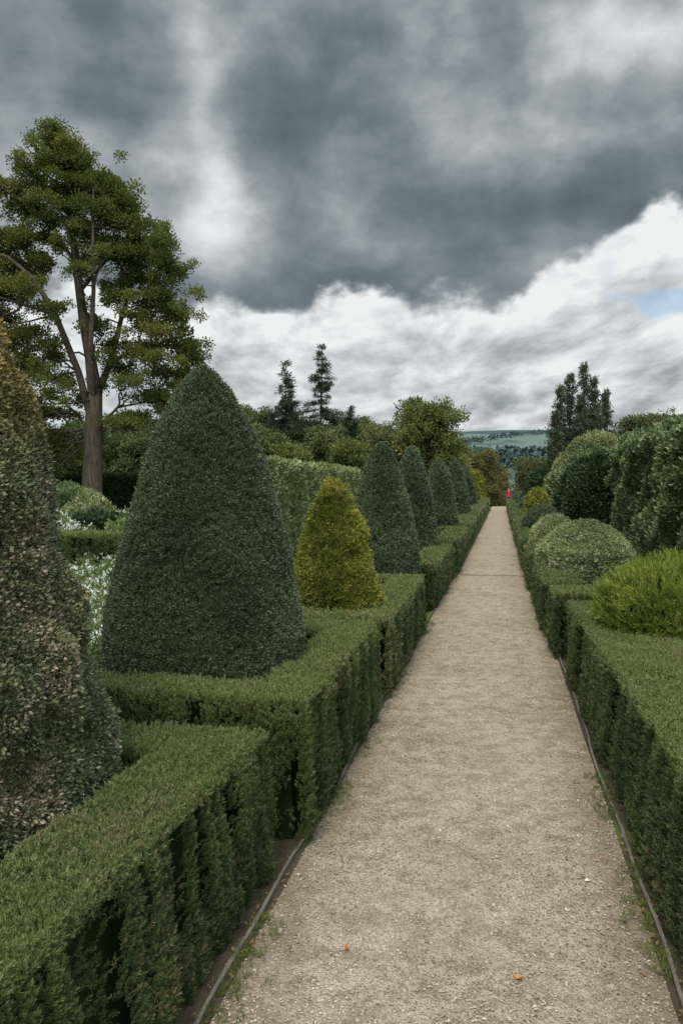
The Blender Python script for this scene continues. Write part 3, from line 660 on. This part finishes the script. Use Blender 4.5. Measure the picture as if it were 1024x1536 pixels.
# ---------------------------------------------------------------- world
w=bpy.data.worlds.new('World'); SC.world=w; w.use_nodes=True; nt=w.node_tree; nt.nodes.clear(); g=N(nt)
tc=g.node('ShaderNodeTexCoord').outputs['Generated']; s=g.node('ShaderNodeSeparateXYZ'); nt.links.new(tc,s.inputs[0])
x,y,z=s.outputs
rx=g.m('ADD',g.m('MULTIPLY',x,CY),g.m('MULTIPLY',y,SY)); ry=g.m('ADD',g.m('MULTIPLY',x,-SY),g.m('MULTIPLY',y,CY))
az0=g.m('ARCTAN2',rx,ry); el0=g.m('ARCSINE',z)
wn1=g.noise(g.xyz(az0,g.m('MULTIPLY',el0,1.6),0),4.0,2,.55,dim='2D')
wn2=g.noise(g.xyz(g.m('ADD',az0,7.3),g.m('MULTIPLY',el0,1.6),0),4.0,2,.55,dim='2D')
az=g.m('ADD',az0,g.m('MULTIPLY',g.m('SUBTRACT',wn1,.5),.20)); el=g.m('ADD',el0,g.m('MULTIPLY',g.m('SUBTRACT',wn2,.5),.12))
def blob(a,e,ra,re,amp,tilt=0.0):
    ct,st=math.cos(tilt),math.sin(tilt)
    p=g.m('MULTIPLY_ADD',az,ct/ra,g.m('MULTIPLY_ADD',el,st/ra,-(a*ct+e*st)/ra))
    q=g.m('MULTIPLY_ADD',el,ct/re,g.m('MULTIPLY_ADD',az,-st/re,-(e*ct-a*st)/re))
    return g.m('MULTIPLY_ADD',p,p,g.m('MULTIPLY',q,q)),amp
def addblob(acc,b):
    r2,amp=blob(*b); return g.m('MULTIPLY_ADD',g.m('EXPONENT',g.m('MULTIPLY',r2,-1.0)),amp,acc)
up=.40
for bb in [(-.16,.43,.05,.14,.36,-.15),(.29,.455,.20,.05,.32,.35),(-.37,.31,.12,.05,.30,0),(-.12,.31,.15,.04,.22,-.2),
           (-.30,.46,.11,.08,-.20,0),(.0,.42,.14,.055,-.22,-.2),(.24,.315,.25,.045,-.30,.08),(-.08,.24,.16,.025,-.12,0),(0.33,.375,.12,.02,.12,.2)]:
    up=addblob(up,bb)
det=g.noise(g.xyz(g.m('ADD',az0,3.7),g.m('MULTIPLY',el0,1.5),0),7.5,5,.54,dim='2D')
up=g.m('ADD',up,g.m('MULTIPLY',g.m('SUBTRACT',det,.5),.95))
pv=g.m('DIVIDE',1.0,g.m('ADD',g.m('MAXIMUM',el0,0.0),.20))
lowc=g.noise(g.xyz(g.m('MULTIPLY_ADD',az0,g.m('MULTIPLY',pv,1.5),g.m('MULTIPLY',wn1,.3)),g.m('MULTIPLY_ADD',wn2,.25,pv),0),3.3,5,.56,dim='2D')
low=g.m('ADD',g.m('ADD',.72,g.m('MULTIPLY',g.sstep(el0,.02,.2),.12)),g.m('MULTIPLY',g.m('SUBTRACT',lowc,.5),1.05))
edge=g.m('ADD',.218,g.m('MULTIPLY',g.sstep(az0,.18,.42),.085))
en=g.noise(g.xyz(az0,g.m('MULTIPLY',el0,1.3),0),12,4,.55,dim='2D')
ee=g.m('ADD',g.m('SUBTRACT',el0,edge),g.m('ADD',g.m('MULTIPLY',g.m('SUBTRACT',en,.5),.10),g.m('MULTIPLY',g.m('SUBTRACT',wn2,.5),.06)))
mk=g.sstep(ee,-.014,.018)
low=g.m('ADD',low,g.m('MULTIPLY',g.sstep(ee,-.06,-.01),.20))
val=g.m('ADD',g.m('MULTIPLY',up,mk),g.m('MULTIPLY',low,g.m('SUBTRACT',1.0,mk)),clamp=True)
cr=g.node('ShaderNodeValToRGB'); els=cr.color_ramp.elements
els[0].position=0; els[0].color=(.100,.128,.148,1); els[1].position=1; els[1].color=(.86,.88,.88,1)
for p,c in [(.22,(.150,.184,.208)),(.42,(.24,.28,.305)),(.60,(.39,.425,.45)),(.8,(.62,.65,.665))]:
    e=els.new(p); e.color=(*c,1)
nt.links.new(val,cr.inputs[0])
fill_boost=g.m('ADD',1.0,g.m('ADD',g.m('MULTIPLY',g.sstep(el0,.62,1.1),6.0),g.m('MULTIPLY',g.m('MULTIPLY',g.sstep(g.m('MULTIPLY',ry,-1.0),-.1,.7),g.sstep(el0,.0,.4)),3.0)))  # sky overhead and behind, out of frame, brightened as added fill light
bg=g.node('ShaderNodeBackground'); nt.links.new(cr.outputs[0],bg.inputs[0]); nt.links.new(fill_boost,bg.inputs[1])
SUN_EL,SUN_AZ=55,184
sk=g.node('ShaderNodeTexSky',sky_type='NISHITA'); sk.sun_disc=False; sk.sun_elevation=math.radians(SUN_EL); sk.sun_rotation=math.radians(SUN_AZ)
bs=g.node('ShaderNodeBackground'); nt.links.new(sk.outputs[0],bs.inputs[0]); bs.inputs[1].default_value=.14
bl=addblob(g.m('MULTIPLY',g.m('SUBTRACT',en,.5),.9),(.385,.222,.10,.022,1.0,.08))
bl=g.sstep(bl,.42,.82)
mx=g.node('ShaderNodeMixShader'); nt.links.new(g.m('MULTIPLY',bl,.65),mx.inputs[0]); nt.links.new(bg.outputs[0],mx.inputs[1]); nt.links.new(bs.outputs[0],mx.inputs[2])
o=g.node('ShaderNodeOutputWorld'); nt.links.new(mx.outputs[0],o.inputs[0])

sl=bpy.data.lights.new('sun','SUN'); sl.energy=2.4; sl.angle=math.radians(16); sl.color=(1,.92,.79)
so=bpy.data.objects.new('sun',sl); SC.collection.objects.link(so)
e,a=math.radians(SUN_EL),math.radians(SUN_AZ)
sd=Vector((math.sin(a)*math.cos(e),math.cos(a)*math.cos(e),math.sin(e)))
so.rotation_euler=sd.to_track_quat('Z','Y').to_euler()

cam=bpy.data.cameras.new('camera'); co=bpy.data.objects.new('camera',cam); SC.collection.objects.link(co)
cam.sensor_fit='VERTICAL'; cam.sensor_height=36; cam.lens=28.125; cam.clip_end=8000; cam.clip_start=.05
co.location=(0,0,2); co.rotation_euler=(math.radians(90-2.15),0,math.radians(11.26)); SC.camera=co
SC.view_settings.view_transform='Standard'; SC.view_settings.look='None'; SC.view_settings.exposure=0
